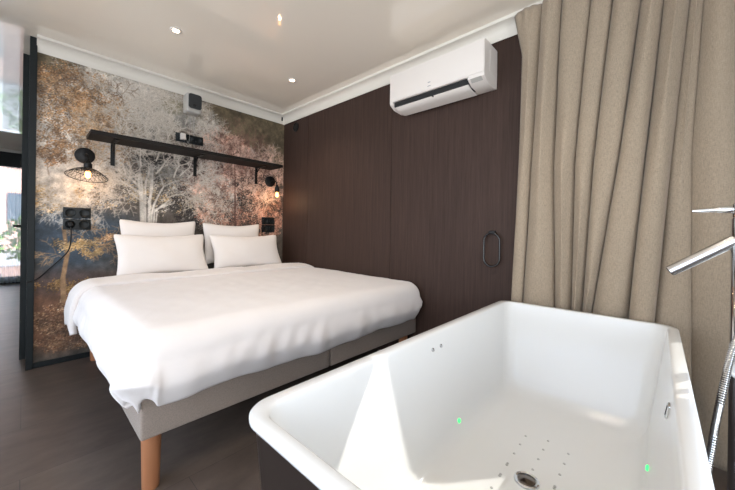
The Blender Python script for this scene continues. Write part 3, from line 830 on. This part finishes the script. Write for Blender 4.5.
bm = bmesh.new(); box(bm, -.120, -.03, y0 - .002, y0 + .002, .08, .21, bev=.001, seg=1); obj('side_cover', bm, M_white, ac)

# ------------------------------------------------------------------ shelf
sh = empty('wall_shelf', (.318, YW, 1.661), 'long dark wooden shelf on black brackets above the pillows', 'shelf')
bm = bmesh.new(); box(bm, 0, 1.885 - .318, -.25, -.002, .010, .038, bev=.002, seg=1); obj('board', bm, M_shelf, sh, 40)
for x in (.478, 1.090, 1.708):
    bm = bmesh.new(); lx = x - .318
    box(bm, lx - .014, lx + .014, -.006, -.001, -.166, .009); box(bm, lx - .014, lx + .014, -.20, -.001, .003, .0095)
    tube(bm, [(lx, -.006, -.06), (lx, -.075, .003)], .005, 8)
    obj('bracket', bm, M_blackmetal, sh)

# ------------------------------------------------------------------ wall lamps
def lamp(x, shade, label):
    t = empty('wall_lamp', (x, YW, 1.543), label, 'lamp')
    bm = bmesh.new(); lathe(bm, [(.001, -.026), (.052, -.026), (.058, -.022), (.060, -.014), (.060, -.001)], (0, 0, 0), 'Y', 36); obj('wall_plate', bm, M_blackmetal, t, 40)
    bm = bmesh.new(); tube(bm, cat([(0, -.02, 0), (0, -.07, .004), (.003, -.125, -.015), (.004, -.150, -.055)], 8), .006, 10); obj('arm', bm, M_blackmetal, t, 40)
    bm = bmesh.new(); lathe(bm, [(.008, -.050), (.014, -.060), (.018, -.075), (.024, -.080), (.026, -.128), (.020, -.132)], (.004, -.150, 0), 'Z', 24); obj('socket', bm, M_blackmetal, t, 40)
    bm = bmesh.new(); lathe(bm, [(.010, -.128), (.012, -.136), (.016, -.148), (.018, -.162), (.016, -.174), (.009, -.182), (.001, -.185)], (.004, -.150, 0), 'Z', 24)
    obj('bulb', bm, M_bulb, t, 60)
    if shade:
        bm = bmesh.new(); zr, zt, R = -.176, -.118, .120
        c = Vector((.004, -.150, 0))
        for rr_, zz in ((R, zr), (R * .62, -.140), (.027, zt)):
            tube(bm, [c + Vector((rr_ * math.cos(a), rr_ * math.sin(a), zz)) for a in [2 * PI * k / 48 for k in range(48)]], .0022, 6, closed=True)
        n = 22
        for k in range(n):
            for sg in (1, -1):
                pts = []
                for q in range(9):
                    f_ = q / 8; a = 2 * PI * k / n + sg * .55 * f_
                    r_ = .027 + (R - .027) * f_; z_ = zt + (zr - zt) * (f_ ** 1.6)
                    pts.append(c + Vector((r_ * math.cos(a), r_ * math.sin(a), z_)))
                tube(bm, pts, .0012, 5, cap=False)
        s = obj('lamp_shade', bm, M_blackmetal, t, 60); s['label'] = 'black wire basket shade'
        # tilt of the shade as it hangs
        s.matrix_basis = Matrix.Translation(c + Vector((0, 0, -.13))) @ Matrix.Rotation(math.radians(7), 4, 'Y') @ Matrix.Rotation(math.radians(-11), 4, 'X') @ Matrix.Translation(-(c + Vector((0, 0, -.13))))
    li = bpy.data.lights.new('bulb_glow', 'POINT'); li.energy = 1.3; li.color = (1, .62, .32); li.shadow_soft_size = .012
    lo = bpy.data.objects.new('bulb_glow', li); C.objects.link(lo); lo.parent = t; lo.location = (.004, -.150, -.225)
lamp(.311, True, 'black wall lamp with lit bulb and wire shade, left of the bed')
lamp(1.873, False, 'black wall lamp with a bare lit bulb, in the corner by the brown wall')

# ------------------------------------------------------------------ sockets
def socket(x, z, n, label, group=None):
    t = empty('wall_socket', (x, YW, z), label, 'socket', group)
    w = .078 * n
    bm = bmesh.new(); box(bm, -w / 2, w / 2, -.010, -.001, -.040, .040, bev=.003, seg=2); obj('frame', bm, M_sock, t, 40)
    for k in range(n):
        cx = -w / 2 + .039 + .078 * k
        bm = bmesh.new(); lathe(bm, [(.028, -.0005), (.031, -.013), (.029, -.0145), (.027, -.012), (.025, -.0105), (.001, -.0105)], (cx, 0, 0), 'Y', 32)
        obj('outlet', bm, M_sock, t, 40)
    return t
socket(.273, 1.105, 2, 'black double socket left of the bed, the upper of two')
socket(.273, 1.018, 2, 'black double socket left of the bed, the lower one with a plug in it')
socket(1.860, 1.098, 2, 'black double socket beside the right-hand pillows, the upper of two')
socket(1.860, 1.012, 2, 'black double socket beside the right-hand pillows, the lower of two')
t = socket(1.040, 1.832, 3, 'black triple socket above the shelf with a white plug in it')
# plugs + cables
t = empty('power_plug', (.234, YW - .0145, 1.018), 'black plug with a dark cord trailing down to the left trim', 'plug')
bm = bmesh.new(); lathe(bm, [(.022, 0), (.022, -.022), (.014, -.036), (.001, -.038)], (0, 0, 0), 'Y', 24); obj('plug_body', bm, M_blackmetal, t, 40)
bm = bmesh.new(); tube(bm, cat([(0, -.030, -.01), (.004, -.032, -.08), (-.004, -.014, -.18), (-.040, .002, -.245), (-.100, .004, -.315), (-.150, .003, -.375), (-.188, -.004, -.402), (-.215, -.014, -.404)], 10), .0042, 8); obj('cord', bm, M_blackmetal, t, 50)
t = empty('charger', (.975, YW - .0145, 1.836), 'white plug in the socket above the shelf', 'plug')
bm = bmesh.new(); box(bm, -.020, .020, -.038, 0, -.030, .030, bev=.006, seg=3); obj('plug_body', bm, M_white, t, 40)
bm = bmesh.new(); tube(bm, cat([(.012, -.025, .02), (.045, -.02, -.05), (.060, -.006, .05), (.062, -.004, .20), (.060, .0, .28)], 10), .0018, 6); obj('cord', bm, M_lightgrey, t, 50)

# speaker / projector under the cove
t = empty('wall_speaker', (1.028, YW, 2.045), 'small white speaker with dark front mounted just under the ceiling cove', 'speaker')
bm = bmesh.new(); box(bm, -.064, .064, -.155, -.050, -.005, .165, bev=.022, seg=5); obj('housing', bm, M_lightgrey, t, 40)
bm = bmesh.new(); prism(bm, [(p[0] + .004, p[1] + .095) for p in rring(.054, .065, .022, 0, 6)], 'Y', -.162, -.150)
es = None; obj('grille', bm, M_grille, t, 40)
bm = bmesh.new(); lathe(bm, [(.001, -.168), (.013, -.168), (.016, -.163), (.016, -.160)], (.0, 0, .060), 'Y', 24); obj('lens', bm, M_dark, t, 40)
bm = bmesh.new(); tube(bm, [(0, -.052, .06), (0, -.001, .06)], .014, 16); obj('mount', bm, M_lightgrey, t, 40)
bm = bmesh.new(); tube(bm, cat([(.03, -.06, .0), (.045, -.012, -.04), (.048, -.005, -.20), (.052, -.004, -.27)], 8), .0022, 6); obj('cord', bm, M_lightgrey, t, 50)

# round black vent and small box in the corner
bm = bmesh.new(); lathe(bm, [(.001, -.006), (.026, -.006), (.028, -.004), (.040, -.004), (.044, -.009), (.050, -.007), (.051, -.001)], (XW, 2.990, 2.150), 'X', 32)
o = obj('wall_vent', bm, M_blackmetal, smooth=40); tag(o, 'small round black vent high on the brown wall near the corner', 'vent')
bm = bmesh.new(); box(bm, 1.962, 1.978, 3.142, 3.152, 2.235, 2.275, bev=.002, seg=1)
o = obj('cove_clip', bm, M_blackmetal); tag(o, 'tiny black clip in the ceiling cove corner', 'clip')

# oval ring
t = empty('towel_ring', (XW, .781, 1.000), 'black oval ring hanging on the brown wall near the curtain', 'towel ring')
bm = bmesh.new(); box(bm, -.034, -.001, -.019, .019, -.006, .012, bev=.003, seg=2); obj('mount', bm, M_blackmetal, t, 40)
pts = []
for k in range(48):
    a = 2 * PI * k / 48; s, c = math.sin(a), math.cos(a)
    yy = .052 * (abs(c) ** .8) * (1 if c > 0 else -1); zz = -.105 + (.052 * s + (.053 if s > 0 else -.053) * min(1, abs(s) * 6))
    pts.append((-.026, .050 * c, -.108 + .052 * s + .055 * max(-1, min(1, s * 8))))
bm = bmesh.new(); tube(bm, pts, .0058, 12, closed=True); obj('ring', bm, mat('glossy_black_metal', (20, 18, 18), rough=.22, metal=0), t, 60)

# ------------------------------------------------------------------ ceiling spots
def spot(x, y, label):
    t = empty('ceiling_spotlight', (x, y, HC), label, 'spotlight', 'recessed ceiling spotlights')
    bm = bmesh.new(); lathe(bm, [(.020, -.001), (.022, -.0055), (.030, -.0065), (.036, -.004), (.037, -.0005)], (0, 0, 0), 'Z', 32); obj('trim_ring', bm, M_white, t, 40)
    bm = bmesh.new(); lathe(bm, [(.001, -.005), (.0205, -.005), (.0205, -.001), (.001, -.001)], (0, 0, 0), 'Z', 24); obj('lens', bm, M_spot, t, 40)
    li = bpy.data.lights.new('spot_beam', 'SPOT'); li.energy = 20; li.color = (1, .84, .66); li.spot_size = 1.9; li.spot_blend = .8; li.shadow_soft_size = .02
    lo = bpy.data.objects.new('spot_beam', li); C.objects.link(lo); lo.parent = t; lo.location = (0, 0, -.015)
spot(.674, 2.378, 'lit recessed ceiling spotlight above the left half of the bed')
spot(1.585, 2.382, 'lit recessed ceiling spotlight nearer the brown wall corner')
for x in (.30, 1.20): spot(x, .45, 'unseen recessed ceiling spotlight added above the bathtub for light')  # second row out of frame, put in for its light

# ------------------------------------------------------------------ daylight
w = bpy.data.worlds.new('sky'); bpy.context.scene.world = w; w.use_nodes = True
nt = w.node_tree; bg = nt.nodes['Background']
tc = nt.nodes.new('ShaderNodeTexCoord'); sx = nt.nodes.new('ShaderNodeSeparateXYZ'); rp = nt.nodes.new('ShaderNodeValToRGB')
nt.links.new(tc.outputs['Generated'], sx.inputs[0]); nt.links.new(sx.outputs['Z'], rp.inputs[0]); nt.links.new(rp.outputs[0], bg.inputs['Color'])
rp.color_ramp.elements[0].position = 0.0; rp.color_ramp.elements[0].color = (.80, .86, .95, 1)
rp.color_ramp.elements[1].position = .7; rp.color_ramp.elements[1].color = (.42, .60, .95, 1)
bg.inputs['Strength'].default_value = 3.4

sd = Vector((-.80, .66, -.70)).normalized()
sl = bpy.data.lights.new('sun', 'SUN'); sl.energy = 19; sl.angle = .012; sl.color = (1, .95, .87)
so = bpy.data.objects.new('sun', sl); C.objects.link(so); so.rotation_euler = sd.to_track_quat('-Z', 'Y').to_euler(); so.location = (5, -5, 5)

def area(name, loc, rot, sx_, sy_, e, colr):
    li = bpy.data.lights.new(name, 'AREA'); li.shape = 'RECTANGLE'; li.size = sx_; li.size_y = sy_; li.energy = e; li.color = colr
    lo = bpy.data.objects.new(name, li); C.objects.link(lo); lo.location = loc; lo.rotation_euler = rot; return li
# added area lights: soft fill through the unseen left and front windows
area('window_fill_left', (XLW - .12, (LY0 + LY1) / 2, (LZ0 + LZ1) / 2), (0, -PI / 2, 0), LZ1 - LZ0, LY1 - LY0, 42, (.96, .97, 1.0))
area('window_fill_front', ((FX0 + FX1) / 2, YF - .12, 1.15), (PI / 2, 0, 0), FX1 - FX0, 2.05, 52, (.97, .98, 1.0))


area('window_daylight_end', ((XLW + XC) / 2, YE + .14, 1.07), (-PI / 2, 0, 0), 1.2, 1.9, 9, (.74, .90, 1.0))

# ------------------------------------------------------------------ camera
yaw, roll, F = .8278, .0145, 315.95
right = Vector((math.cos(yaw), -math.sin(yaw), 0)); fwd = Vector((math.sin(yaw), math.cos(yaw), 0)); up = Vector((0, 0, 1))
r = math.cos(roll) * right + math.sin(roll) * up; u = -math.sin(roll) * right + math.cos(roll) * up
cd = bpy.data.cameras.new('camera'); co_ = bpy.data.objects.new('camera', cd); C.objects.link(co_)
mw = Matrix((r, u, -fwd)).transposed().to_4x4(); mw.translation = Vector((0, 0, 1.0)); co_.matrix_world = mw
cd.sensor_width = 36; cd.lens = 36 * F / 735; cd.shift_y = -13.92 / 735; cd.clip_start = .02
sc = bpy.context.scene; sc.camera = co_
sc.view_settings.view_transform = 'Standard'; sc.view_settings.look = 'None'; sc.view_settings.gamma = 1.0
sc.view_settings.use_curve_mapping = False; sc.view_settings.exposure = 0.06
